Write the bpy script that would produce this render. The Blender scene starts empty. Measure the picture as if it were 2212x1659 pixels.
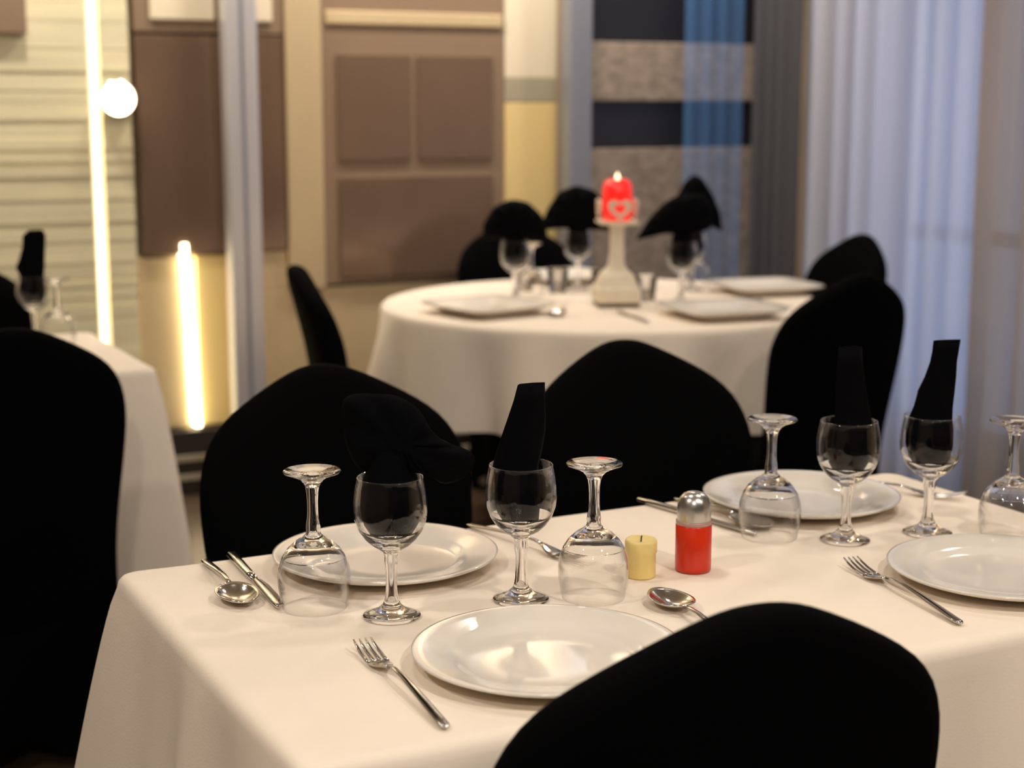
import bpy, bmesh, math, random
from mathutils import Vector, Matrix
random.seed(11)
PI = math.pi
scene = bpy.context.scene
C = scene.collection

# ------------------------------------------------------------------ camera, world, light, exposure
cam_d = bpy.data.cameras.new('camera'); cam = bpy.data.objects.new('camera', cam_d); C.objects.link(cam)
cam_d.sensor_width = 36.0; cam_d.lens = 36.0 * 3450 / 2212
cam.location = (0, 0, 1.32)
cam.rotation_euler = (math.radians(90 - 9.858), 0, math.radians(-27))
cam_d.clip_start = 0.05
cam_d.dof.use_dof = True; cam_d.dof.focus_distance = 1.80; cam_d.dof.aperture_fstop = 4.2
scene.camera = cam
vs = scene.view_settings
vs.view_transform = 'Standard'; vs.look = 'None'; vs.gamma = 1.0; vs.exposure = 0.22; vs.use_curve_mapping = False
cy = scene.cycles
cy.use_denoising = True; cy.max_bounces = 14; cy.transmission_bounces = 14; cy.transparent_max_bounces = 16
cy.diffuse_bounces = 5; cy.glossy_bounces = 6; cy.sample_clamp_indirect = 6.0; cy.blur_glossy = 0.6

world = bpy.data.worlds.new('dusk'); scene.world = world; world.use_nodes = True
bg = world.node_tree.nodes['Background']; bg.inputs[0].default_value = (0.42, 0.56, 0.90, 1); bg.inputs[1].default_value = 1.35

CEIL = 2.75
WARM = (1.0, 0.91, 0.81)
def area_light(name, loc, size, power, col, rot=(0, 0, 0), shape='DISK', sy=None, spread=None):
    l = bpy.data.lights.new(name, 'AREA'); l.shape = shape; l.size = size; l.energy = power; l.color = col
    if sy: l.size_y = sy
    if spread: l.spread = spread
    o = bpy.data.objects.new(name, l); C.objects.link(o); o.location = loc; o.rotation_euler = rot
    return o
# (x, y, power, tilt towards the back wall in degrees)
LAMPS = [(0.75, 2.1, 5, 0), (1.9, 1.7, 7, 0), (1.2, -0.2, 24, 0), (0.1, 3.2, 5, 0), (-0.9, 1.3, 18, 0), (-0.6, -0.9, 36, 0), (2.2, -0.9, 18, 0), (3.25, 2.6, 11, 0),
         (0.95, 4.9, 22, 35), (1.9, 4.9, 17, 35), (2.75, 4.9, 15, 35), (3.35, 4.75, 10, 35), (2.25, 3.7, 4, 0)]
for (lx, ly, p, tilt) in LAMPS:
    area_light('unseen_ceiling_light', (lx, ly, CEIL - 0.04), 0.17, p, WARM, (math.radians(tilt), 0, 0))  # unseen lamps; several added as camera-side fill and wall wash

# ------------------------------------------------------------------ helpers
def lin(r, g, b):
    f = lambda v: ((v / 255 + 0.055) / 1.055) ** 2.4 if v > 10.3 else v / 255 / 12.92
    return (f(r), f(g), f(b), 1)

def mat(name, col, rough=0.5, metal=0.0, noise=0.0, nscale=40.0, bump=0.0, bscale=200.0, spec=None, stretch=None, sheen=0.0, emit=None, estr=0.0, trans=0.0, ior=None, sss=0.0, coat=0.0):
    m = bpy.data.materials.new(name); m.use_nodes = True
    nt = m.node_tree; b = nt.nodes['Principled BSDF']
    b.inputs['Base Color'].default_value = col; b.inputs['Roughness'].default_value = rough; b.inputs['Metallic'].default_value = metal
    if spec is not None: b.inputs['Specular IOR Level'].default_value = spec
    if sheen: b.inputs['Sheen Weight'].default_value = sheen
    if emit: b.inputs['Emission Color'].default_value = emit; b.inputs['Emission Strength'].default_value = estr
    if trans: b.inputs['Transmission Weight'].default_value = trans
    if ior: b.inputs['IOR'].default_value = ior
    if sss: b.inputs['Subsurface Weight'].default_value = sss; b.inputs['Subsurface Radius'].default_value = (0.02, 0.012, 0.006)
    if coat: b.inputs['Coat Weight'].default_value = coat; b.inputs['Coat Roughness'].default_value = 0.05
    if noise or bump:
        tc = nt.nodes.new('ShaderNodeTexCoord'); mp = nt.nodes.new('ShaderNodeMapping')
        nt.links.new(tc.outputs['Object'], mp.inputs['Vector'])
        if stretch: mp.inputs['Scale'].default_value = stretch
    if noise:
        n = nt.nodes.new('ShaderNodeTexNoise'); n.inputs['Scale'].default_value = nscale; n.inputs['Detail'].default_value = 4
        nt.links.new(mp.outputs['Vector'], n.inputs['Vector'])
        r = nt.nodes.new('ShaderNodeValToRGB')
        r.color_ramp.elements[0].position = 0.3; r.color_ramp.elements[1].position = 0.7
        r.color_ramp.elements[0].color = tuple(max(0, c * (1 - noise)) for c in col[:3]) + (1,)
        r.color_ramp.elements[1].color = tuple(min(1, c * (1 + noise)) for c in col[:3]) + (1,)
        nt.links.new(n.outputs['Fac'], r.inputs['Fac']); nt.links.new(r.outputs['Color'], b.inputs['Base Color'])
    if bump:
        n2 = nt.nodes.new('ShaderNodeTexNoise'); n2.inputs['Scale'].default_value = bscale; n2.inputs['Detail'].default_value = 3
        nt.links.new(mp.outputs['Vector'], n2.inputs['Vector'])
        bp = nt.nodes.new('ShaderNodeBump'); bp.inputs['Strength'].default_value = bump; bp.inputs['Distance'].default_value = 0.002
        nt.links.new(n2.outputs['Fac'], bp.inputs['Height']); nt.links.new(bp.outputs['Normal'], b.inputs['Normal'])
    return m

def emat(name, col, strength):
    m = bpy.data.materials.new(name); m.use_nodes = True; nt = m.node_tree; nt.nodes.clear()
    e = nt.nodes.new('ShaderNodeEmission'); e.inputs[0].default_value = col; e.inputs[1].default_value = strength
    o = nt.nodes.new('ShaderNodeOutputMaterial'); nt.links.new(e.outputs[0], o.inputs[0]); return m

def sheer(name, col, transp, transl):
    """woven cloth: part of the light passes straight between the threads, part is scattered through them"""
    m = bpy.data.materials.new(name); m.use_nodes = True; nt = m.node_tree; nt.nodes.clear()
    d = nt.nodes.new('ShaderNodeBsdfDiffuse'); d.inputs[0].default_value = col
    t = nt.nodes.new('ShaderNodeBsdfTranslucent'); t.inputs[0].default_value = col
    a = nt.nodes.new('ShaderNodeMixShader'); a.inputs[0].default_value = transl
    nt.links.new(d.outputs[0], a.inputs[1]); nt.links.new(t.outputs[0], a.inputs[2])
    tr = nt.nodes.new('ShaderNodeBsdfTransparent'); x = nt.nodes.new('ShaderNodeMixShader'); x.inputs[0].default_value = transp
    nt.links.new(a.outputs[0], x.inputs[1]); nt.links.new(tr.outputs[0], x.inputs[2])
    o = nt.nodes.new('ShaderNodeOutputMaterial'); nt.links.new(x.outputs[0], o.inputs[0]); return m

def pane_glass(name):
    m = bpy.data.materials.new(name); m.use_nodes = True; nt = m.node_tree; nt.nodes.clear()
    g = nt.nodes.new('ShaderNodeBsdfGlossy'); g.inputs['Roughness'].default_value = 0.02
    t = nt.nodes.new('ShaderNodeBsdfTransparent'); lw = nt.nodes.new('ShaderNodeLayerWeight'); lw.inputs['Blend'].default_value = 0.5
    pw = nt.nodes.new('ShaderNodeMath'); pw.operation = 'POWER'; pw.inputs[1].default_value = 2.6; nt.links.new(lw.outputs['Facing'], pw.inputs[0])
    f = nt.nodes.new('ShaderNodeMath'); f.operation = 'MULTIPLY_ADD'; f.inputs[1].default_value = 0.9; f.inputs[2].default_value = 0.02; nt.links.new(pw.outputs[0], f.inputs[0])
    x = nt.nodes.new('ShaderNodeMixShader'); nt.links.new(f.outputs[0], x.inputs[0])
    nt.links.new(t.outputs[0], x.inputs[1]); nt.links.new(g.outputs[0], x.inputs[2])
    o = nt.nodes.new('ShaderNodeOutputMaterial'); nt.links.new(x.outputs[0], o.inputs[0]); return m

def build(name, verts, faces, material, parent=None, smooth=True, sub=0, bevel=0.0, solid=0.0, loc=None):
    me = bpy.data.meshes.new(name); me.from_pydata([tuple(v) for v in verts], [], faces); me.validate()
    bm = bmesh.new(); bm.from_mesh(me); bmesh.ops.recalc_face_normals(bm, faces=bm.faces); bm.to_mesh(me); bm.free()
    for p in me.polygons: p.use_smooth = smooth
    me.materials.append(material)
    o = bpy.data.objects.new(name, me); C.objects.link(o)
    if parent: o.parent = parent
    if loc: o.location = loc
    if solid:
        s = o.modifiers.new('solid', 'SOLIDIFY'); s.thickness = solid; s.offset = 0
    if bevel:
        b = o.modifiers.new('bevel', 'BEVEL'); b.width = bevel; b.segments = 2; b.limit_method = 'ANGLE'
    if sub:
        s = o.modifiers.new('sub', 'SUBSURF'); s.levels = sub; s.render_levels = sub
    return o

def boxes(lst):
    V, Fc = [], []
    for (x0, x1, y0, y1, z0, z1) in lst:
        n = len(V)
        V += [(x0, y0, z0), (x1, y0, z0), (x1, y1, z0), (x0, y1, z0), (x0, y0, z1), (x1, y0, z1), (x1, y1, z1), (x0, y1, z1)]
        Fc += [tuple(n + i for i in q) for q in ((3, 2, 1, 0), (4, 5, 6, 7), (0, 1, 5, 4), (1, 2, 6, 5), (2, 3, 7, 6), (3, 0, 4, 7))]
    return V, Fc

def box(name, dims, material, parent=None, bevel=0.0, smooth=False):
    v, f = boxes([dims]); return build(name, v, f, material, parent, smooth, bevel=bevel)

def rings(rs, cap0=True, cap1=True, closed=True):
    """faces through a list of equally long vertex rings"""
    V = [v for r in rs for v in r]; n = len(rs[0]); Fc = []
    for i in range(len(rs) - 1):
        for j in range(n if closed else n - 1):
            k = (j + 1) % n
            Fc.append((i * n + j, i * n + k, (i + 1) * n + k, (i + 1) * n + j))
    if cap0: Fc.append(tuple(range(n))[::-1])
    if cap1: Fc.append(tuple((len(rs) - 1) * n + j for j in range(n)))
    return V, Fc

def lathe(name, prof, material, parent=None, seg=48, cap0=False, cap1=False, radius=None, sub=0):
    R = []
    for (r, z) in prof:
        R.append([((r if radius is None else radius(r, 2 * PI * k / seg)) * math.cos(2 * PI * k / seg),
                   (r if radius is None else radius(r, 2 * PI * k / seg)) * math.sin(2 * PI * k / seg), z) for k in range(seg)])
    v, f = rings(R, cap0, cap1); return build(name, v, f, material, parent, True, sub=sub)

def sweep(path, seg=10, power=2.0):
    """path rows (x, y, z, half width, half height): a bar along +y with a rounded section"""
    R = []
    for (x, y, z, w, h) in path:
        ring = []
        for k in range(seg):
            a = 2 * PI * k / seg; ca, sa = math.cos(a), math.sin(a)
            ring.append((x + w * math.copysign(abs(ca) ** (2 / power), ca), y, z + h * math.copysign(abs(sa) ** (2 / power), sa)))
        R.append(ring)
    return rings(R)

def join(parts):
    V, Fc = [], []
    for v, f in parts:
        n = len(V); V += list(v); Fc += [tuple(i + n for i in q) for q in f]
    return V, Fc

def empty(name, loc=(0, 0, 0), rz=0.0):
    o = bpy.data.objects.new(name, None); o.empty_display_size = 0.05; C.objects.link(o); o.location = loc; o.rotation_euler = (0, 0, rz); return o
def tag(o, label, cat, group=None, kind=None):
    o['label'] = label; o['category'] = cat
    if group: o['group'] = group
    if kind: o['kind'] = kind
    return o
def structure(o):
    o['kind'] = 'structure'; return o
def copy_tree(o, parent=None):
    c = o.copy(); C.objects.link(c); c.parent = parent
    for ch in list(o.children): copy_tree(ch, c)
    return c
used = set()
def place(proto, loc, rz, label, group=None, cat=None):
    if proto.name in used: o = copy_tree(proto)
    else: o = proto; used.add(proto.name)
    o.location = loc; o.rotation_euler = (0, 0, rz); o['label'] = label
    if group: o['group'] = group
    if cat: o['category'] = cat
    return o

# ------------------------------------------------------------------ materials
M_cloth = mat('cream_cloth', lin(238, 224, 206), 0.85, bump=0.12, bscale=350, noise=0.03, nscale=6)
M_black = mat('black_stretch_fabric', (0.0016, 0.0015, 0.0017, 1), 0.9, spec=0.03, bump=0.1, bscale=500)
M_napkin = mat('black_napkin_cloth', (0.0019, 0.0019, 0.0024, 1), 0.9, spec=0.04, sheen=0.001, bump=0.25, bscale=600)
M_glass = mat('clear_glass', (1, 1, 1, 1), 0.0, trans=1.0, ior=1.47)
M_china = mat('white_china', lin(226, 218, 206), 0.12, spec=0.5, coat=0.3)
M_steel = mat('polished_steel', (0.62, 0.60, 0.57, 1), 0.14, 1.0, bump=0.05, bscale=60)
M_brushed = mat('brushed_steel', (0.55, 0.53, 0.51, 1), 0.30, 1.0, bump=0.08, bscale=120, stretch=(1, 1, 0.05))
M_red = mat('red_plastic', (0.62, 0.030, 0.006, 1), 0.25)
M_clearplastic = mat('frosted_plastic', lin(235, 190, 175), 0.25, trans=0.5)
M_wax = mat('ivory_wax', lin(238, 214, 140), 0.45, sss=0.3, noise=0.05, nscale=30)
M_wick = mat('wick', (0.006, 0.005, 0.004, 1), 0.9)
M_woodw = mat('white_painted_wood', lin(226, 214, 190), 0.6, noise=0.06, nscale=20)
M_darkwood = mat('dark_wood', lin(62, 42, 26), 0.5, noise=0.3, nscale=30, stretch=(1, 8, 1))
M_metal_leg = mat('black_metal', (0.01, 0.01, 0.01, 1), 0.4, 0.5)

M_floor = mat('dark_floor_boards', lin(82, 66, 50), 0.35, noise=0.25, nscale=5, stretch=(1, 10, 1), bump=0.05, bscale=20)
M_wall = mat('warm_plaster', lin(200, 178, 145), 0.7, noise=0.03, nscale=3)
M_ceil = mat('ceiling_plaster', lin(215, 205, 190), 0.8)
M_brown = mat('bronze_gloss_panel', lin(127, 103, 85), 0.15, 0.30, noise=0.06, nscale=4, spec=0.5)
M_brownframe = mat('bronze_satin_frame', lin(150, 126, 102), 0.35, 0.2)
M_beige = mat('beige_satin_panel', lin(205, 182, 142), 0.4, 0.1, noise=0.03, nscale=4)
M_gold = mat('gold_panel', lin(240, 212, 146), 0.4, 0.1)
M_ivory = mat('ivory_panel', lin(232, 218, 188), 0.45)
M_greyband = mat('grey_trim', lin(170, 160, 135), 0.4)
M_rib = mat('ribbed_gold_wall', lin(230, 220, 182), 0.45, noise=0.08, nscale=2, stretch=(1, 1, 14), bump=0.2, bscale=30)
M_pole = mat('satin_aluminium', (0.66, 0.64, 0.65, 1), 0.34, 0.45, bump=0.04, bscale=80, stretch=(1, 1, 0.03))
M_poledark = mat('grey_aluminium', (0.30, 0.31, 0.35, 1), 0.4, 0.4)
M_blackpanel = mat('black_lacquer', (0.010, 0.009, 0.010, 1), 0.3)
M_stone = mat('mottled_stone', lin(150, 134, 118), 0.6, noise=0.28, nscale=26, bump=0.5, bscale=30, stretch=(1, 1, 1.6))
M_led = emat('led_strip', (1.0, 0.86, 0.56, 1), 5.0)
M_glare = emat('reflected_glare', (1.0, 0.83, 0.6, 1), 9.0)
M_plinth = mat('dark_plinth', lin(52, 44, 40), 0.4)
M_drape = mat('charcoal_drape', lin(68, 66, 70), 0.9, bump=0.1, bscale=300)
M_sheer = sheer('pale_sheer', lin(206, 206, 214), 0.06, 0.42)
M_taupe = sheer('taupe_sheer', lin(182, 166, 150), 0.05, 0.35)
M_blue_daylight = sheer('blue_daylight_tint', (0.22, 0.48, 1.0, 1), 0.70, 0.35)

# ------------------------------------------------------------------ room shell
YB = 5.294
X0, X1, Y0 = -1.6, 3.98, -2.6
structure(box('floor', (X0 - .1, X1 + .1, Y0 - .1, YB + .2, -0.1, 0), M_floor))
structure(box('ceiling', (X0 - .1, X1 + .1, Y0 - .1, YB + .2, CEIL, CEIL + .1), M_ceil))
structure(box('wall_left', (X0 - .1, X0, Y0, YB, 0, CEIL), mat('taupe_plaster', lin(120, 106, 90), 0.7, noise=0.05, nscale=3)))
structure(box('wall_front', (X0, X1, Y0 - .1, Y0, 0, CEIL), mat('dark_panelling', lin(46, 40, 36), 0.6, noise=0.1, nscale=4)))
structure(box('wall_back', (X0, X1, YB + 0.06, YB + .2, 0, CEIL), M_wall))
# wall with a wide window behind the curtains
WY0, WY1, WZ0, WZ1 = 0.9, 4.75, 0.12, 2.35
v, f = boxes([(X1, X1 + .12, Y0, WY0, 0, CEIL), (X1, X1 + .12, WY1, YB + .2, 0, CEIL), (X1, X1 + .12, WY0, WY1, 0, WZ0), (X1, X1 + .12, WY0, WY1, WZ1, CEIL)])
structure(build('wall_right', v, f, M_wall, None, False))
win = structure(empty('window_1', (X1 + .06, (WY0 + WY1) / 2, WZ0)))
h = (WY1 - WY0) / 2; H = WZ1 - WZ0
bars = [(-.03, .03, -h, h, 0, .06), (-.03, .03, -h, h, H - .06, H)] + [(-.03, .03, y - .03, y + .03, .06, H - .06) for y in (-h + .03, -h / 3, h / 3, h - .03)] + [(-.025, .025, -h, h, 0.72, 0.77)]
v, f = boxes(bars); build('window_frame', v, f, M_poledark, win, False)
box('pane', (-.004, .004, -h + .05, h - .05, .05, H - .05), pane_glass('window_glass'), win)

# back wall cladding, left to right
def panel(name, x0, x1, z0, z1, m, d=0.05, y=YB, bev=0.004):
    return structure(box(name, (x0, x1, y, y + d, z0, z1), m, None, bevel=bev))
# ribbed gold section: long horizontal ribs of uneven height and relief
B = []; z = 0.235
while z < CEIL - 0.001:
    hh = min(random.choice((.014, .02, .026, .034)), CEIL - z); dd = random.uniform(0.0, 0.005)
    B.append((X0, 1.165, YB + .012 - dd, YB + .06, z, z + hh - .0008)); 
    B.append((1.205, 1.300, YB + .012 - dd, YB + .06, z, z + hh - .0008)); z += hh
v, f = boxes(B); structure(build('wall_back_ribs', v, f, M_rib, None, False))
panel('trim_1', X0, 0.975, 1.545, 1.95, M_brownframe, 0.03, YB - .022)  # brown plate standing in for a reflection on the wall
# light strip in the slot of the ribbed wall
led = structure(empty('trim_2', (1.185, YB + .03, 0.5)))
box('led_strip', (-.007, .007, -.012, .0, 0, 2.2), M_led, led)
box('channel', (-.02, .02, 0, .03, -.02, 2.22), M_ivory, led)
# bronze panel; pale plate above imitates reflected lights, recess below coloured as lit
panel('wall_back_bronze', 1.318, 1.712, 0.83, 1.55, M_brown)
panel('wall_back_pale', 1.318, 1.826, 1.56, CEIL, M_brownframe)
panel('trim_3', 1.37, 1.585, 1.60, 2.3, M_ivory, 0.02, YB - .012)  # pale colour imitates lights reflected in the bronze panel
panel('trim_4', 1.72, 1.785, 1.60, 2.3, M_ivory, 0.02, YB - .012)
panel('wall_back_recess', 1.303, 1.46, 0.235, 0.82, M_beige, 0.05, YB + .02)  # beige tone holds the light falling on the lower panel
panel('trim_5', 1.498, 1.712, 0.235, 0.82, M_gold, 0.05, YB + .012)  # gold lightened to carry the glow of the low strip
led2 = structure(empty('trim_6', (1.479, YB + .02, 0.235)))
v, f = boxes([(-.010, .010, -.03, .02, 0, .63)])
v = [(x + (-.022 if zz > .3 else .006), yy, zz) for (x, yy, zz) in v]
build('led_strip', v, f, emat('led_strip_low', (1.0, 0.86, 0.56, 1), 9.0), led2, False)
panel('wall_back_brown', 1.714, 1.826, 0.83, 1.555, M_brown)
panel('wall_back_beige', 1.714, 2.668, 0.235, 0.69, M_beige, 0.05, YB + .012)
panel('trim_7', 1.714, 1.826, 0.69, 0.828, M_beige, 0.05, YB + .012)
panel('trim_8', 1.828, 1.960, 0.69, CEIL, M_beige, 0.06, YB - .008)
# framed bronze panels
panel('wall_back_frame', 1.962, 2.666, 0.70, CEIL, M_brownframe)
for i, (a, b, c, d) in enumerate(((2.015, 2.292, 1.13, 1.50), (2.318, 2.615, 1.13, 1.50), (2.015, 2.615, 0.72, 1.075))):
    panel('trim_%d' % (9 + i), a, b, c, d, M_brown, 0.02, YB - .010)
panel('trim_12', 1.975, 2.655, 1.60, 1.645, M_beige, 0.02, YB - .010)
# pale and yellow strip
panel('wall_back_ivory', 2.668, 2.884, 1.42, CEIL, M_ivory)
panel('trim_13', 2.668, 2.884, 1.335, 1.418, M_greyband)
panel('wall_back_yellow', 2.668, 2.884, 0.235, 1.333, M_gold)
# stone and lacquer bands
panel('wall_back_lacquer', 3.012, X1, 0.0, CEIL, M_blackpanel, 0.05, YB + .012)
panel('trim_14', 3.016, X1, 1.341, 1.559, M_stone, 0.03, YB - .008)
panel('trim_15', 3.016, X1, 0.0, 1.162, M_stone, 0.03, YB - .008)
# plinth
panel('baseboard_back', X0, 2.884, 0, 0.225, M_plinth, 0.06, YB - .01)
panel('trim_16', X0, 2.884, 0.118, 0.140, M_greyband, 0.014, YB - .018, 0.002)
panel('trim_17', X0, 2.884, 0.052, 0.072, M_greyband, 0.014, YB - .018, 0.002)

# metal posts in front of the wall
def post(name, x0, x1, m, label, y=YB - .09):
    w = (x1 - x0) / 2
    o = tag(empty(name, ((x0 + x1) / 2, y, 0)), label, 'post')
    box('shaft', (-w, w, -.035, .035, 0.02, CEIL), m, o, bevel=0.006)
    box('base_shoe', (-w - .012, w + .012, -.05, .05, 0, 0.025), M_poledark, o, bevel=0.003)
    v, f = boxes([(-w * .12, w * .12, -.0372, -.034, .03, CEIL - .01)]); build('groove', v, f, M_poledark, o, False)
    return o
post('metal_post', 1.585, 1.693, M_pole, 'tall brushed aluminium post before the bronze wall panel beside the light strip')
post('metal_post', 2.872, 2.965, M_poledark, 'tall grey aluminium post between the yellow strip and the stone bands')

# glowing dome added on the ribbed wall to imitate a reflected glare
sc = tag(empty('wall_glare', (1.252, YB - .006, 1.345)), 'small glowing dome added as a reflected glare on the ribbed gold wall beside the tall light strip', 'wall glare')
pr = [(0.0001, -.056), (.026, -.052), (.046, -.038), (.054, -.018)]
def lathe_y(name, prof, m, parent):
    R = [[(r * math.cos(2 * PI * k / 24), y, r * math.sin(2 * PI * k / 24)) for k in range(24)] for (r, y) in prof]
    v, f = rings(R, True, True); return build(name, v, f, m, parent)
lathe_y('glare_dome', pr, M_glare, sc); lathe_y('back_plate', [(.058, -.018), (.060, -.012), (.060, 0)], M_steel, sc)

# rings of the unseen ceiling lamps, added fill ones included
for i, (lx, ly, p, tilt) in enumerate(LAMPS):
    o = structure(empty('trim_%d' % (30 + i), (lx, ly, CEIL)))
    lathe('lamp_ring', [(.086, -.002), (.086, -.034), (.105, -.034), (.108, -.002)], M_steel, o, 32)

# ------------------------------------------------------------------ curtains
def curtain(name, y0, y1, x, m, label, amp=.035, wl=.12, z0=.02, z1=CEIL - .06, seed=1, axis='y', solid=0.0):
    rnd = random.Random(seed); n = int(abs(y1 - y0) / .009); nz = 14
    ph = [rnd.uniform(0, 6.28) for _ in range(4)]
    V = []
    for iz in range(nz + 1):
        t = iz / nz; z = z0 + (z1 - z0) * t
        for i in range(n + 1):
            s = y0 + (y1 - y0) * i / n
            q = 2 * PI * s / wl + 1.2 * math.sin(2 * PI * s / (wl * 3.7) + ph[0]) + .35 * math.sin(3 * t + ph[1])
            dx = amp * (math.sin(q) * .8 + .25 * math.sin(2 * q + ph[2]) + .35 * math.sin(2 * PI * s / (wl * 2.6) + ph[3] + .5 * t)) * (1.0 - .25 * t)
            V.append((x + dx, s, z) if axis == 'y' else (s, x + dx, z))
    Fc = [(r * (n + 1) + i, r * (n + 1) + i + 1, (r + 1) * (n + 1) + i + 1, (r + 1) * (n + 1) + i) for r in range(nz) for i in range(n)]
    return tag(build(name, V, Fc, m, None, True, solid=solid), label, 'curtain')
curtain('curtain', 4.885, 5.17, 3.70, M_drape, 'dark charcoal curtain hanging beside the stone wall bands', amp=.03, wl=.10, seed=3, solid=.004)
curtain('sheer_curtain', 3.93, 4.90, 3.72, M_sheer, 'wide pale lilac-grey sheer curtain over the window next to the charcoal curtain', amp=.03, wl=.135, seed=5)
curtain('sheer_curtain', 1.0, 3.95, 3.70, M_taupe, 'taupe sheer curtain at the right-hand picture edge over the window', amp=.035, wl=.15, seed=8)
curtain('sheer_curtain', 3.385, 3.65, 5.20, M_blue_daylight, 'see-through blue strip added as daylight tint before the stone and black wall bands', amp=.008, wl=.09, seed=9, axis='x')  # blue strip added to imitate daylight falling on the stone
rail = structure(box('trim_40', (3.62, 3.80, 1.0, 5.2, CEIL - .07, CEIL - .0), M_ivory))

# ------------------------------------------------------------------ chairs
def make_chair():
    root = tag(empty('banquet_chair'), 'x', 'chair')
    half = [(.0, .0), (.022, .001), (.048, .008), (.09, .027), (.135, .051), (.170, .073), (.197, .100), (.214, .135), (.2225, .175), (.2235, .215), (.219, .28), (.211, .35), (.205, .42), (.203, .48), (.204, .56), (.207, .64)]
    out = [(-y, z) for (y, z) in half[::-1]] + [(y, z) for (y, z) in half[1:]]
    top = .92
    def pt(yx, dz, off):
        z = top - dz; lean = max(0, z - .42) * .17 + max(0, z - .75) * .10
        return (yx, -.150 - lean + off + .55 * yx * yx, z)
    def ring(ins, off):
        k = len(out); R = []
        for i, (x, d) in enumerate(out):
            x0, d0 = out[max(0, i - 1)]; x1, d1 = out[min(k - 1, i + 1)]
            tx, td = x1 - x0, d1 - d0; L = math.hypot(tx, td) or 1
            nx, nd = -td / L, tx / L
            R.append((x + nx * ins, d + nd * ins, off))
        # make sure the inset runs inwards
        return R
    def inner(scale, off):
        return [(x * scale, .26 + (d - .26) * scale, off) for (x, d) in out]
    rs = [inner(.30, .034), inner(.62, .034), inner(.86, .033), inner(.955, .027), inner(.99, .014), inner(1.0, 0), inner(.99, -.014), inner(.955, -.025), inner(.86, -.030), inner(.62, -.031), inner(.30, -.031)]
    rs = [[pt(x, d, o) for (x, d, o) in r] for r in rs]
    v, f = rings(rs, True, True); build('backrest', v, f, M_black, root, True, sub=1)
    # seat cushion
    def rr(w, d, z, r=.06, cy=0.0, n=6):
        P = []
        for (sx, sy, a0) in ((1, 1, 0), (-1, 1, 90), (-1, -1, 180), (1, -1, 270)):
            for k in range(n + 1):
                a = math.radians(a0 + 90 * k / n); P.append((sx * (w - r) + r * math.cos(a), cy + sy * (d - r) + r * math.sin(a), z))
        return P
    v, f = rings([rr(.195, .150, .385), rr(.205, .163, .40), rr(.208, .165, .425), rr(.20, .158, .447), rr(.17, .13, .456), rr(.09, .07, .459)])
    build('seat', v, f, M_black, root, True)
    # stretch skirt drawn down to the feet, arched between them
    R = []
    base = rr(.20, .157, 0, .05, n=3); N = len(base)
    # finer perimeter
    per = []
    for i in range(N):
        a = base[i]; b = base[(i + 1) % N]; m = 8 if math.dist(a, b) > .1 else 1
        for k in range(m): per.append((a[0] + (b[0] - a[0]) * k / m, a[1] + (b[1] - a[1]) * k / m))
    for t in (0, .2, .4, .6, .8, .92, 1.0):
        ring = []
        for (x, y) in per:
            u = max(abs(x) / .20, abs(y) / .157); mid = 1 - min(abs(x) / .17, abs(y) / .127, 1.0)
            mid = max(0, mid) ** 1.3
            pull = 1 - .10 * mid * t + .03 * t * (1 - mid)
            ring.append((x * pull, y * pull, (.40 - (.385 - .07 * mid) * t)))
        R.append(ring)
    v, f = rings(R, False, False); build('skirt', v, f, M_black, root, True)
    for sx in (-1, 1):
        for sy in (-1, 1):
            p = [(.017, 0), (.017, .02), (.011, .03), (.011, .40)]
            l = lathe('leg', p, M_metal_leg, root, 14, True, True); l.location = (sx * .175, sy * .132, 0)
    return root
chair0 = make_chair()
APEX = .23      # crown of the back sits this far behind the seat centre
def chair(ax, ay, face, label, group=None):
    """ax, ay: where the crown of the back stands; face: the way the seat looks"""
    fx, fy = math.cos(face), math.sin(face)
    place(chair0, (ax + fx * APEX, ay + fy * APEX, 0), face - PI / 2, label, group)
D = math.radians
G = 'black covered banquet chairs'
chair(.757, 1.045, D(84), 'black covered chair closest to the camera, its back cutting across the front plate', G)
chair(.862, 2.338, D(-90), 'black covered chair across the table behind the corner plate with spoon and knife', G)
chair(1.425, 2.352, D(-90), 'black covered chair across the table behind the red shaker and yellow candle', G)
chair(.503, 3.03, D(92), 'large black covered chair at the left table, blocking its corner, cut by the frame edge', G)
chair(.60, 4.56, D(-90), 'black covered chair on the far side of the left table, only an edge visible', G)
chair(1.384, 3.90, D(-14), 'black covered chair seen edge-on at the near left of the round table', G)
chair(2.523, 3.093, D(98), 'black covered chair at the near right of the round table, overlapping another chair', G)
chair(3.30, 4.046, D(172), 'black covered chair at the far right of the round table before the sheer curtain', G)
chair(2.56, 5.02, D(-97), 'black covered chair behind the round table against the bronze wall panel', G)

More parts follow.
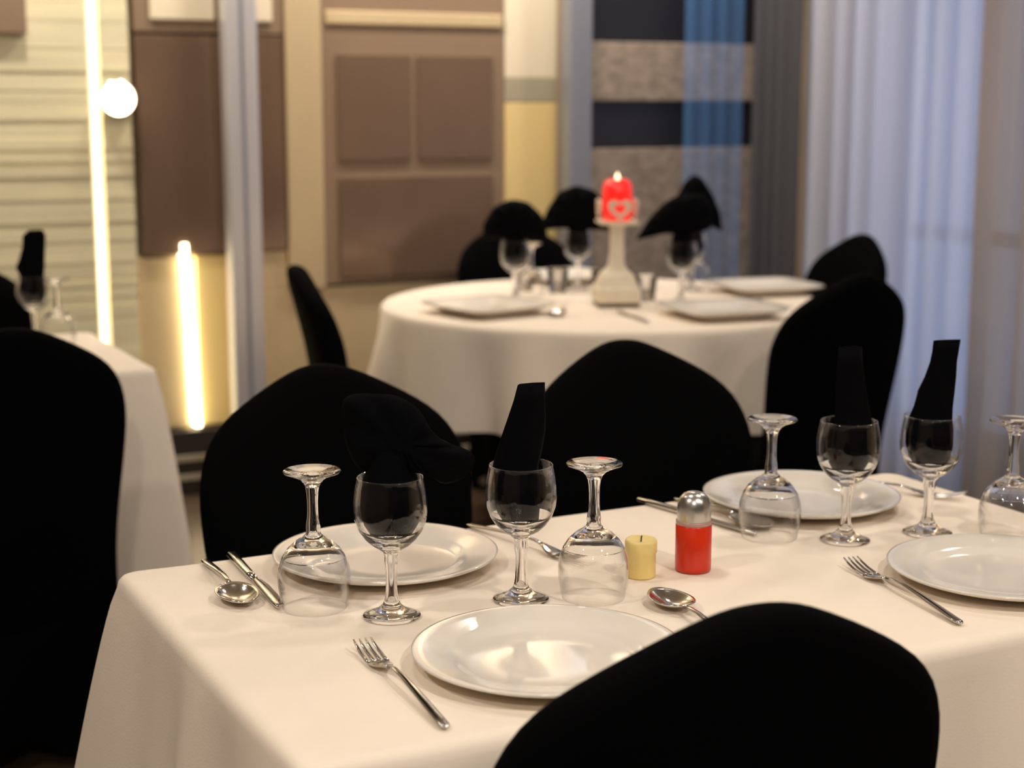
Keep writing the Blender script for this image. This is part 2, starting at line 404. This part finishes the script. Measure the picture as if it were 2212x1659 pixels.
# ------------------------------------------------------------------ tables and cloths
def table_body(name, x0, x1, y0, y1, label, h=.742):
    cx, cyy = (x0 + x1) / 2, (y0 + y1) / 2; w, d = (x1 - x0) / 2 - .012, (y1 - y0) / 2 - .012
    o = tag(empty(name, (cx, cyy, 0)), label, 'table')
    box('tabletop', (-w, w, -d, d, h - .03, h), M_darkwood, o, bevel=.006)
    for sx in (-1, 1):
        for sy in (-1, 1):
            l = box('leg', (-.022, .022, -.022, .022, 0, h - .031), M_metal_leg, o, bevel=.004); l.location = (sx * (w - .1), sy * (d - .1), 0)
    return o
def rect_cloth(name, x0, x1, y0, y1, z, drop, label, seed=1, flare=.03, corner=.15, wave=.012, group=None):
    rnd = random.Random(seed); w, d = (x1 - x0) / 2, (y1 - y0) / 2; cx, cyy = (x0 + x1) / 2, (y0 + y1) / 2
    r = .022; P = []
    def seg(ax, ay, bx, by):
        L = math.dist((ax, ay), (bx, by)); n = max(2, int(L / .012))
        for k in range(n): P.append((ax + (bx - ax) * k / n, ay + (by - ay) * k / n))
    cs = []
    for (sx, sy, a0) in ((1, 1, 0), (-1, 1, 90), (-1, -1, 180), (1, -1, 270)):
        cs.append([(sx * (w - r) + r * math.cos(D(a0 + 90 * k / 6)), sy * (d - r) + r * math.sin(D(a0 + 90 * k / 6))) for k in range(7)])
    for i in range(4):
        P += cs[i][:-1]; a = cs[i][-1]; b = cs[(i + 1) % 4][0]; seg(a[0], a[1], b[0], b[1])
    n = len(P); ph = [rnd.uniform(0, 6.28) for _ in range(5)]
    def nrm(i):
        a = P[i - 1]; b = P[(i + 1) % n]; tx, ty = b[0] - a[0], b[1] - a[1]; L = math.hypot(tx, ty); return ty / L, -tx / L
    # smoothed outward normals near the corners
    N = []
    for i, (x, y) in enumerate(P):
        nx, ny = nrm(i); cxn, cyn = math.copysign(.7071, x), math.copysign(.7071, y)
        dc = math.hypot(max(0, w - abs(x)), max(0, d - abs(y))); k = math.exp(-(dc / .10) ** 2)
        if nx * x + ny * y < 0: nx, ny = -nx, -ny
        vx, vy = nx * (1 - k) + cxn * k, ny * (1 - k) + cyn * k; L = math.hypot(vx, vy); N.append((vx / L, vy / L, k))
    R = []
    for ins in (.25, .12, .05, .02): R.append([(x * (1 - ins / w), y * (1 - ins / d), z) for (x, y) in P])
    rad = .016
    for a in (0, 30, 60, 90):
        R.append([(x - nx * rad * (1 - math.sin(D(a))), y - ny * rad * (1 - math.sin(D(a))), z - rad * (1 - math.cos(D(a)))) for (x, y), (nx, ny, k) in zip(P, N)])
    lv = 12
    for j in range(1, lv + 1):
        t = j / lv; ring = []; s = 0
        for i, ((x, y), (nx, ny, k)) in enumerate(zip(P, N)):
            s += math.dist(P[i], P[i - 1]) if i else 0
            wv = (math.sin(s * 2 * PI / .23 + ph[0]) + .6 * math.sin(s * 2 * PI / .145 + ph[1]) + .5 * math.sin(s * 2 * PI / .41 + ph[2])) * wave * t ** .8 * (1 - k)
            off = flare * t + wv + k * corner * (t * drop) ** .75 
            ring.append((x + nx * off, y + ny * off, z - rad - (drop - rad) * t + .0 * k))
        R.append(ring)
    v, f = rings(R, True, False)
    o = build(name, v, f, M_cloth, None, True, loc=(cx, cyy, 0))
    return tag(o, label, 'tablecloth', group)
TZ = .75
table_body('dining_table', .43, 1.66, 1.25, 1.932, 'long table under the cream cloth with the red shaker and candle')
rect_cloth('tablecloth', .428, 1.664, 1.246, 1.934, TZ, .285, 'plain cream cloth hanging over the near table with the red shaker on it', seed=4, corner=.13, group='cream tablecloths')
table_body('dining_table', -.30, .885, 3.46, 4.12, 'table under the cream cloth behind the large left chair')
rect_cloth('tablecloth', -.30, .885, 3.458, 4.12, TZ, .70, 'cream cloth hanging over the left table near the light strip', seed=7, corner=.13, flare=.012, wave=.010, group='cream tablecloths')
# round table with a dark skirt under a short cream overlay
RX, RY, RR = 2.39, 4.085, .665
rt = tag(empty('round_table', (RX, RY, 0)), 'round table under a short cream cloth, carrying the red candle on its white stand', 'table')
lathe('tabletop', [(.001, .712), (RR - .02, .712), (RR - .012, .72), (RR - .012, .738), (RR - .02, .742), (.001, .742)], M_darkwood, rt, 64, True, True)
lathe('pedestal', [(.001, .03), (.05, .03), (.045, .08), (.04, .40), (.06, .68), (.16, .711)], M_metal_leg, rt, 32, True, True)
lathe('base', [(.001, .0), (.27, .0), (.275, .012), (.2, .028), (.001, .035)], M_metal_leg, rt, 48, True, True)
R = []; n = 220
for ins in (.4, .2, .06): R.append([((RR - ins) * math.cos(2 * PI * k / n), (RR - ins) * math.sin(2 * PI * k / n), TZ) for k in range(n)])
for a in (0, 30, 60, 90):
    q = .018 * (1 - math.sin(D(a))); R.append([((RR - q) * math.cos(2 * PI * k / n), (RR - q) * math.sin(2 * PI * k / n), TZ - .018 * (1 - math.cos(D(a)))) for k in range(n)])
for j in range(1, 11):
    t = j / 10; ring = []
    for k in range(n):
        a = 2 * PI * k / n
        off = t ** .9 * (.028 + .028 * math.sin(13 * a + .7) + .014 * math.sin(21 * a + 2) + .01 * math.sin(5 * a))
        ring.append(((RR + off) * math.cos(a), (RR + off) * math.sin(a), TZ - .018 - (.262 + .008 * math.cos(4 * (a - .35))) * t))
    R.append(ring)
v, f = rings(R, True, False)
tag(build('tablecloth', v, f, M_cloth, None, True, loc=(RX, RY, 0)), 'round cream cloth with short wavy drop on the round table', 'tablecloth', 'cream tablecloths')

# ------------------------------------------------------------------ tableware
M_thin = pane_glass('thin_glass_wall')
def make_glass():
    root = tag(empty('wine_glass'), 'x', 'wine glass')
    S = 56
    # one closed skin of glass, cut into foot, stem and bowl along shared rings
    foot = [(.0001, .0012), (.016, .0008), (.0318, .0004), (.0330, .0016), (.0326, .0030), (.024, .0062), (.015, .0105), (.0100, .0155), (.0082, .0200)]
    stem = [(.0082, .0200), (.0070, .027), (.0064, .037), (.0064, .048), (.0068, .056), (.0078, .062), (.0084, .067), (.0080, .0715), (.0090, .0755)]
    bowl = [(.0090, .0755), (.0135, .0795), (.0215, .0845), (.0300, .0925), (.0363, .1020), (.0405, .1140), (.0418, .1250), (.0413, .1370), (.0395, .1500), (.0375, .1600), (.0371, .1625), (.0363, .1630), (.0358, .1622), (.0380, .1500), (.0398, .1370), (.0403, .1250), (.0390, .1145), (.0347, .1035), (.0283, .0950), (.0200, .0895), (.0110, .0870), (.0001, .0862)]
    lathe('foot', foot, M_glass, root, S); lathe('stem', stem, M_glass, root, S); b = lathe('bowl', bowl, M_glass, root, S)
    b.data.materials.append(M_thin)      # the wall above the thick bottom is too thin to bend light
    for p in b.data.polygons:
        if p.center.z > .101: p.material_index = 1
    return root
glass0 = make_glass()
GG = 'wine glasses laid on the tables'
def glass(x, y, label, inv=False, z=TZ, k=1.0):
    o = place(glass0, (x, y, z + (.1632 * k if inv else .0002)), random.uniform(0, 6), label, GG)
    o.rotation_euler = (PI if inv else 0, 0, random.uniform(0, 6)); o.scale = (k, k, k); return o
P1 = 'corner plate with spoon and knife'
glass(.602, 1.683, 'upside-down wine glass beside the knife blade, left of the corner plate', True)
glass(.668, 1.611, 'upright wine glass with fan napkin before the corner plate')
glass(.827, 1.600, 'upright wine glass with leaning rolled napkin behind the half-hidden front plate')
glass(.908, 1.571, 'upside-down wine glass beside the yellow candle')
glass(1.252, 1.696, 'upside-down wine glass next to the knife tip, right of the red shaker')
glass(1.331, 1.635, 'upright wine glass in front of the plate behind the shaker, napkin against a black chair')
glass(1.454, 1.614, 'upright wine glass whose black napkin stands out against the sheer curtain')
glass(1.531, 1.541, 'upside-down wine glass cut by the frame edge beside the right-hand plate', True)
# three of the above stand on their rims too
for o in [o for o in C.objects if o.get('label', '').startswith('upside-down wine glass')]:
    o.location.z = TZ + .1632; o.rotation_euler = (PI, 0, 0)
KG = 1.1
POSA, POSB, POSC, POSD = (2.15, 4.20), (2.475, 4.40), (2.568, 3.943), (2.773, 4.20)
glass(.762, 3.916, 'upside-down wine glass on the left table near its corner', True)
glass(.719, 3.981, 'upright wine glass with black napkin on the left table')
glass(*POSA, 'upright wine glass under the leftmost black napkin on the round table', k=KG)
glass(*POSB, 'upright wine glass under the napkin in front of the grey post', k=KG)
glass(*POSC, 'upright wine glass under the wide black napkin right of the candle stand', k=KG)
glass(*POSD, 'upright wine glass under the rearmost peaked napkin at the right of the round table', k=KG)
glass(2.245, 4.28, 'upside-down wine glass beside the leftmost napkin glass on the round table', True)
glass(2.86, 4.30, 'upside-down wine glass at the right of the round table near the far square plate', True)
# clear tumblers among the wine glasses
def make_tumbler():
    root = tag(empty('tumbler'), 'x', 'tumbler')
    lathe('body', [(.0001, .0), (.026, .0003), (.0285, .003), (.033, .075), (.0322, .0762), (.0314, .0755), (.0272, .009), (.0001, .008)], M_glass, root, 40)
    return root
tum0 = make_tumbler()
for (x, y, l) in ((2.30, 4.43, 'short clear tumbler on the round table before the back napkin glass'), (2.365, 4.33, 'short clear tumbler on the round table beside the small dark box'), (2.50, 4.03, 'short clear tumbler on the round table beside the candle stand')):
    place(tum0, (x, y, TZ + .0002), 0, l, 'tumblers on the round table')

# napkins: a folded cloth pushed into the bowl, standing above the rim
def napkin_roll(name, levels, label, x, y, rz=0.0, seed=0, cat='napkin', sharp=.16):
    rnd = random.Random(seed); n = 48; R = []; ph = [rnd.uniform(0, 6.28) for _ in range(3)]
    for (z, a, b, cx, cyy, tw) in levels:
        ring = []
        for k in range(n):
            t = 2 * PI * k / n
            m = 1 - sharp * abs(math.sin(1.5 * t + ph[0] + tw)) - .06 * abs(math.sin(3.5 * t + ph[1] - tw))
            px, py = a * m * math.cos(t), b * m * math.sin(t)
            ring.append((cx + px * math.cos(tw * .25) - py * math.sin(tw * .25), cyy + px * math.sin(tw * .25) + py * math.cos(tw * .25), z))
        R.append(ring)
    v, f = rings(R, True, False)
    # open top tucked inwards between the layers
    last = R[-1]; cxm = sum(p[0] for p in last) / n; cym = sum(p[1] for p in last) / n; b0 = len(v)
    v += [(cxm + (p[0] - cxm) * .72, cym + (p[1] - cym) * .5, p[2] - .02) for p in last]
    s0 = (len(R) - 1) * n
    f += [(s0 + k, s0 + (k + 1) % n, b0 + (k + 1) % n, b0 + k) for k in range(n)] + [tuple(b0 + k for k in range(n))]
    o = build(name, v, f, M_napkin, None, True, loc=(x, y, TZ)); o.rotation_euler = (0, 0, rz)
    return tag(o, label, cat, 'black cloth napkins')
RI = D(-27)
# local x of each napkin runs along the picture's horizontal
napkin_roll('napkin', [(.0905, .012, .012, 0, 0, 0), (.096, .024, .022, 0, 0, .1), (.107, .032, .029, 0, 0, .2), (.125, .036, .033, 0, 0, .4), (.145, .036, .031, 0, 0, .6), (.160, .033, .028, 0, 0, .8), (.175, .030, .026, .002, 0, 1.0), (.195, .030, .022, .004, 0, 1.3), (.215, .027, .016, .008, 0, 1.5), (.235, .024, .012, .011, 0, 1.5), (.252, .024, .010, .013, 0, 1.5), (.264, .0245, .009, .014, 0, 1.5)],
            'black napkin rolled upright in a glass, standing out against the sheer curtain', 1.454, 1.614, RI, 3)
napkin_roll('napkin', [(.0905, .012, .012, 0, 0, 0), (.096, .023, .022, 0, 0, .2), (.107, .027, .028, -.002, 0, .4), (.125, .030, .032, -.003, 0, .7), (.145, .030, .030, -.003, 0, 1.0), (.160, .030, .027, -.004, 0, 1.4), (.178, .032, .023, -.001, 0, 1.8), (.200, .032, .019, .003, 0, 2.2), (.220, .029, .015, .006, 0, 2.4), (.240, .024, .012, .009, 0, 2.4), (.257, .021, .009, .011, 0, 2.4)],
            'black napkin rolled and twisted in the glass behind the half-hidden front plate', .827, 1.600, RI, 5)
napkin_roll('napkin', [(.0905, .012, .012, 0, 0, 0), (.096, .023, .022, 0, 0, .1), (.107, .030, .028, 0, 0, .3), (.125, .031, .032, .002, 0, .5), (.145, .029, .030, .003, 0, .8), (.160, .028, .026, .003, 0, 1.0), (.180, .027, .022, .002, 0, 1.3), (.210, .025, .016, .0, 0, 1.6), (.240, .022, .011, -.002, 0, 1.6), (.261, .020, .009, -.002, 0, 1.6)],
            'black napkin rolled upright in the glass in front of the plate behind the shaker', 1.331, 1.635, RI, 9)
napkin_roll('napkin', [(.0905, .012, .012, 0, 0, 0), (.096, .024, .022, 0, 0, 0), (.107, .031, .028, 0, 0, 0), (.125, .035, .032, 0, 0, .2), (.145, .034, .03, .0, 0, .3), (.162, .032, .028, .0, 0, .4), (.185, .040, .026, -.004, 0, .6), (.205, .036, .02, .0, 0, .8), (.235, .032, .016, .006, 0, .8), (.262, .032, .014, .008, 0, .8), (.275, .020, .012, .012, 0, .8)],
            'black napkin rolled in a glass on the left table', .719, 3.981, D(-12), 6)

def napkin_fan(name, outline, depth, label, x, y, rz, plug=True, seed=0, pleat=.004, grow=1.0, k=1.0):
    """outline: (across, height) of the folded cloth in metres; the fan hangs around the rim of the glass, its stem in the bowl"""
    # resample the outline
    P = []
    no = len(outline)
    for i in range(no):
        a, b = outline[i], outline[(i + 1) % no]; m = max(2, int(math.dist(a, b) / .006))
        for j in range(m): P.append((a[0] + (b[0] - a[0]) * j / m, a[1] + (b[1] - a[1]) * j / m))
    for _ in range(3): P = [((P[i - 1][0] + 2 * P[i][0] + P[(i + 1) % len(P)][0]) / 4, (P[i - 1][1] + 2 * P[i][1] + P[(i + 1) % len(P)][1]) / 4) for i in range(len(P))]
    P = [(px * grow, .16 + (pz - .16) * grow) for px, pz in P]
    cx = sum(p[0] for p in P) / len(P); cz = sum(p[1] for p in P) / len(P); zb = min(p[1] for p in P)
    R = []
    for (s, o) in ((.25, -1.0), (.5, -.97), (.75, -.8), (.92, -.45), (1.0, 0), (.92, .45), (.75, .8), (.5, .97), (.25, 1.0)):
        ring = []
        for i, (px, pz) in enumerate(P):
            a = math.atan2(pz - zb + .01, px - cx)
            ring.append((cx + (px - cx) * s, o * depth + math.copysign(pleat, o) * math.sin(16 * a) * s * (1 if abs(o) > .01 else 0), cz + (pz - cz) * s))
        R.append(ring)
    parts = [rings(R)]
    if plug:
        L = [(.0905, .012), (.096, .023), (.107, .030), (.125, .034), (.145, .0325), (.160, .029), (.180, .024), (.2, .016)]
        parts.append(rings([[(r * (1 + .05 * math.sin(5 * t)) * math.cos(t), r * (1 + .05 * math.sin(5 * t)) * math.sin(t), z) for t in [2 * PI * q / 32 for q in range(32)]] for (z, r) in L]))
    v, f = join(parts)
    o = build(name, v, f, M_napkin, None, True, loc=(x, y, TZ)); o.rotation_euler = (0, 0, rz); o.scale = (k, k, k)
    return tag(o, label, 'napkin', 'black cloth napkins')
napkin_fan('napkin', [(-.036, .168), (-.050, .20), (-.054, .252), (-.04, .258), (.01, .256), (.035, .24), (.046, .215), (.062, .202), (.085, .195), (.098, .188), (.096, .172), (.080, .158), (.055, .152), (.046, .166), (.012, .168)], .018,
           'black napkin fanned over the glass at the corner plate, dark against the chair', .668, 1.611, RI, seed=1)
RB = D(-30)
napkin_fan('napkin', [(-.076, .166), (-.078, .20), (-.05, .245), (-.01, .262), (.03, .256), (.065, .225), (.08, .175), (.075, .166), (.0, .169)], .034, 'black folded napkin capping the leftmost glass of the round table', *POSA, RB, seed=2, grow=1.12, k=KG)
napkin_fan('napkin', [(-.100, .165), (-.08, .22), (-.05, .265), (-.005, .283), (.045, .268), (.075, .23), (.082, .165), (.05, .168), (-.05, .172)], .034, 'black domed napkin capping the glass in front of the grey post', *POSB, RB, seed=3, grow=1.12, k=KG)
napkin_fan('napkin', [(-.112, .165), (-.082, .215), (-.045, .255), (-.01, .275), (.045, .277), (.07, .25), (.07, .195), (.03, .180), (-.04, .182)], .034, 'wide black napkin with a drooping tip right of the candle stand', *POSC, RB, seed=4, grow=1.12, k=KG)
napkin_fan('napkin', [(-.05, .19), (-.045, .25), (-.02, .295), (.0, .312), (.02, .305), (.05, .26), (.07, .215), (.076, .165), (.05, .18), (.02, .185)], .034, 'peaked black napkin, rearmost at the right of the round table', *POSD, RB, seed=5, grow=1.12, k=KG)

# plates
def make_plate():
    prof = [(.0001, .0045), (.05, .0045), (.086, .0050), (.093, .0075), (.099, .0112), (.106, .0132), (.128, .0172), (.1385, .0195), (.1415, .0192), (.1408, .0168), (.131, .0122), (.105, .0065), (.09, .0025), (.086, .0002), (.079, .0002), (.077, .002), (.0001, .002)]
    o = lathe('dinner_plate', prof, M_china, None, 96); return tag(o, 'x', 'plate')
plate0 = make_plate()
GP = 'round white plates on the near table'
for (x, y, l) in ((.742, 1.807, 'round white plate at the table corner between knife and fork, behind the upside-down glass'), (1.398, 1.82, 'round white plate behind the red shaker and napkin glass'), (.752, 1.394, 'large round white plate in front, partly hidden by the closest chair'), (1.392, 1.405, 'round white plate cut by the frame edge beside the lone fork')):
    place(plate0, (x, y, TZ + .0002), 0, l, GP)
def make_square_plate():
    def rad(r, t):
        c, s = abs(math.cos(t)), abs(math.sin(t)); return r / ((c ** 7 + s ** 7) ** (1 / 7))
    prof = [(.0001, .006), (.07, .006), (.092, .0075), (.104, .014), (.134, .026), (.148, .030), (.150, .029), (.146, .024), (.114, .012), (.095, .002), (.09, .0002), (.08, .0002), (.0001, .002)]
    return tag(lathe('square_plate', prof, M_china, None, 96, radius=rad), 'x', 'plate')
sq0 = make_square_plate(); GS = 'square white plates on the round table'
for (x, y, a, l) in ((1.957, 3.99, 10, 'square white plate at the near left of the round table'), (2.50, 3.635, -8, 'square white plate at the near right of the round table by the chair'), (2.945, 4.05, -10, 'square white plate at the far right of the round table'), (2.545, 4.60, 3, 'square white plate at the back of the round table below the domed napkin')):
    place(sq0, (x, y, TZ + .0002), D(a), l, GS)

# cutlery: every piece runs along local +y, handle end at 0
def make_fork():
    root = tag(empty('fork'), 'x', 'fork')
    v, f = sweep([(0, 0, .0042, .0030, .0012), (0, .004, .0043, .0052, .0016), (0, .02, .0052, .0056, .0018), (0, .07, .0095, .0046, .0018), (0, .12, .0130, .0034, .0018), (0, .145, .0125, .0030, .0018), (0, .158, .0105, .0034, .0016)], 12, 3)
    build('handle', v, f, M_steel, root)
    parts = [sweep([(0, .157, .0107, .0036, .0015), (0, .165, .0090, .0060, .0013), (0, .173, .0068, .0096, .0011), (0, .182, .0050, .0117, .0010), (0, .190, .0040, .0121, .0010), (0, .196, .0038, .0121, .0010)], 12, 3)]
    for k in range(4):
        x = (-1.5 + k) * .0067
        parts.append(sweep([(x, .193, .0039, .0024, .0009), (x, .205, .0042, .0022, .0009), (x * .99, .220, .0060, .0020, .0009), (x * .97, .234, .0092, .0017, .0008), (x * .95, .245, .0130, .0009, .0005)], 8, 3))
    v, f = join(parts); build('fork_head', v, f, M_steel, root); return root
def make_spoon():
    root = tag(empty('spoon'), 'x', 'spoon')
    v, f = sweep([(0, 0, .0042, .0030, .0012), (0, .004, .0043, .0052, .0016), (0, .02, .0052, .0056, .0018), (0, .06, .0095, .0046, .0018), (0, .105, .0132, .0034, .0018), (0, .125, .0128, .0028, .0018), (0, .138, .0110, .0034, .0016)], 12, 3)
    build('handle', v, f, M_steel, root)
    V = []; n, k = 36, 8
    for j in range(k + 1):
        s = j / k
        for i in range(n):
            t = 2 * PI * i / n; w = .0245 * (1 - .12 * math.sin(t)); yy = .175 + .039 * s * math.sin(t); xx = w * s * math.cos(t)
            V.append((xx, yy, .0020 + .0095 * s ** 2.2 + .0015 * s * s * (math.sin(t) < 0) * abs(math.sin(t))))
    Fc = [(j * n + i, j * n + (i + 1) % n, (j + 1) * n + (i + 1) % n, (j + 1) * n + i) for j in range(k) for i in range(n)]
    build('spoon_bowl', V, Fc, M_steel, root, True, solid=.0014); return root
def make_knife():
    root = tag(empty('knife'), 'x', 'knife')
    v, f = sweep([(0, 0, .0045, .0040, .0025), (0, .004, .0048, .0062, .0036), (0, .05, .0050, .0062, .0038), (0, .10, .0050, .0056, .0036), (0, .122, .0048, .0044, .0028)], 12, 3)
    build('handle', v, f, M_steel, root)
    V = []; prof = [(.119, -.004, .004), (.128, -.008, .0045), (.15, -.0105, .005), (.19, -.0105, .0055), (.215, -.009, .0055), (.233, -.005, .005), (.243, .0012, .0035)]
    R = [[(b, y, .0062), ((a + b) / 2, y, .0068), (a, y, .0046), ((a + b) / 2, y, .0040), (b, y, .0036)] for (y, a, b) in prof]
    v, f = rings(R); build('blade', v, f, M_steel, root); return root
fork0, spoon0, knife0 = make_fork(), make_spoon(), make_knife()
GC = 'steel cutlery on the tables'
def cutlery(proto, tail, tip, label, z=TZ + .0003):
    return place(proto, (tail[0], tail[1], z), math.atan2(tip[1] - tail[1], tip[0] - tail[0]) - PI / 2, label, GC)
cutlery(fork0, (.582, 1.276), (.596, 1.517), 'steel fork lying left of the half-hidden front plate')
cutlery(fork0, (1.218, 1.291), (1.258, 1.535), 'steel fork lying left of the plate that the frame cuts, behind the front chair')
cutlery(fork0, (.912, 1.925), (.950, 1.75), 'steel fork lying right of the corner plate behind the leaning napkin glass')
cutlery(fork0, (1.49, 1.93), (1.60, 1.763), 'steel fork half under the right rim of the plate behind the shaker')
cutlery(spoon0, (.540, 1.918), (.529, 1.74), 'steel spoon lying at the table corner left of the knife')
cutlery(spoon0, (.950, 1.325), (.970, 1.51), 'steel spoon beside the front plate, handle hidden by the closest chair')
cutlery(spoon0, (1.248, 1.922), (1.262, 1.72), 'steel spoon lying beside the knife left of the plate behind the shaker')
cutlery(knife0, (.578, 1.930), (.562, 1.69), 'steel knife lying at the table corner beside the upside-down glass')
cutlery(knife0, (1.196, 1.940), (1.230, 1.74), 'steel knife lying left of the plate behind the red shaker')
cutlery(spoon0, (2.20, 3.98), (2.05, 3.78), 'steel spoon beside the near left square plate on the round table')
cutlery(knife0, (2.24, 3.60), (2.29, 3.85), 'steel knife between candle stand and near right square plate')
cutlery(spoon0, (2.76, 3.66), (2.74, 3.86), 'steel spoon right of the near right square plate on the round table')

# red shaker with a steel dome
sh = tag(empty('shaker', (1.074, 1.611, TZ + .0002)), 'red shaker with a domed steel cap beside the yellow candle', 'shaker')
lathe('body', [(.0001, .0005), (.020, .0005), (.0222, .002), (.0225, .006), (.0225, .059), (.0215, .0605), (.0001, .0605)], M_red, sh, 40)
lathe('collar', [(.0212, .0600), (.0222, .0605), (.0222, .0645), (.0205, .0655)], M_clearplastic, sh, 40)
lathe('cap', [(.0205, .0645), (.0210, .0655), (.0210, .0800), (.0202, .0870), (.0178, .0935), (.0135, .0982), (.0070, .1008), (.0001, .1014)], M_brushed, sh, 40)
# yellow candle
ca = tag(empty('candle', (1.002, 1.618, TZ + .0002)), 'short unlit ivory yellow candle with black wick beside the red shaker', 'candle')
lathe('wax', [(.0001, .0004), (.0175, .0004), (.0182, .002), (.0184, .030), (.0196, .0315), (.0198, .0440), (.0188, .0475), (.0165, .0468), (.013, .0448), (.0001, .0440)], M_wax, ca, 40, radius=lambda r, t: r * (1 + (.010 * math.sin(8 * t) if r > .0165 else 0)))
v, f = sweep([(0, 0, 0, .001, .001)] , 8) if False else rings([[(.0009 * math.cos(a) + o, .0009 * math.sin(a), z) for a in [2 * PI * k / 8 for k in range(8)]] for (z, o) in ((.0438, 0), (.048, .0002), (.0515, .0008))])
build('wick', v, f, M_wick, ca)

# white wooden candle stand with red glass candle on the round table
st = tag(empty('candle_stand', (2.365, 3.975, TZ)), 'white wooden stand with heart fence holding the red candle on the round table', 'candle stand')
def sqring(h, z): return [(-h, -h, z), (h, -h, z), (h, h, z), (-h, h, z)]
stand_rot = D(-22); st.rotation_euler = (0, 0, stand_rot)
v, f = rings([sqring(h, z) for h, z in ((.062, .012), (.064, .016), (.064, .052), (.058, .058), (.054, .068), (.046, .09), (.032, .104), (.024, .112))]); build('base', v, f, M_woodw, st, False, bevel=.003)
box('base_board', (-.060, .060, -.060, .060, 0.0003, .0125), M_darkwood, st, bevel=.002)
v, f = rings([sqring(h, z) for h, z in ((.026, .11), (.021, .122), (.019, .16), (.018, .225), (.026, .236))]); build('column', v, f, M_woodw, st, False, bevel=.002)
v, f = rings([sqring(h, z) for h, z in ((.05, .236), (.056, .240), (.056, .247))]); build('top_plate', v, f, M_woodw, st, False, bevel=.002)
def heart(s, d):
    P = []
    for k in range(40):
        t = 2 * PI * k / 40; P.append((16 * math.sin(t) ** 3 / 17 * s, (13 * math.cos(t) - 5 * math.cos(2 * t) - 2 * math.cos(3 * t) - math.cos(4 * t)) / 17 * s))
    O = [[(x * k, y, z * k) for (x, z) in P] for (k, y) in ((1, -d), (1, d), (.52, d), (.52, -d))]
    V = [p for r in O for p in r]; n = 40; Fc = []
    for i in range(4):
        for j in range(n):
            a, b = i * n, ((i + 1) % 4) * n; Fc.append((a + j, a + (j + 1) % n, b + (j + 1) % n, b + j))
    return V, Fc
for k in range(4):
    v, f = heart(.036, .003); o = build('heart_cutout', v, f, M_woodw, st, False)
    a = k * PI / 2; px, py = 0, -.053
    o.location = (px * math.cos(a) - py * math.sin(a), px * math.sin(a) + py * math.cos(a), .247 + .0355); o.rotation_euler = (0, 0, a)
M_redglass = mat('red_candle_glass', (0.85, 0.02, 0.015, 1), 0.12, emit=(1.0, 0.02, 0.015, 1), estr=0.55, coat=0.6)
rc = tag(empty('red_candle', (2.365, 3.975, TZ + .2474)), 'glowing red candle glass standing on the white wooden stand', 'candle')
lathe('cup', [(.0001, .0), (.036, .0), (.041, .004), (.0435, .03), (.0435, .085), (.040, .105), (.031, .116), (.024, .118), (.022, .112), (.0001, .11)], M_redglass, rc, 40)
lathe('flame', [(.0001, .111), (.004, .113), (.0062, .120), (.0045, .128), (.0001, .137)], emat('flame', (1.0, .72, .42, 1), 4.0), rc, 20)

# small dark box beside the stand
bx = tag(empty('condiment_box', (2.475, 4.265, TZ + .0002), D(-25)), 'small dark box standing behind the candle stand on the round table', 'box')
box('body', (-.022, .022, -.016, .016, 0, .062), M_darkwood, bx, bevel=.003)
box('lid', (-.0235, .0235, -.0175, .0175, .062, .072), M_darkwood, bx, bevel=.003)
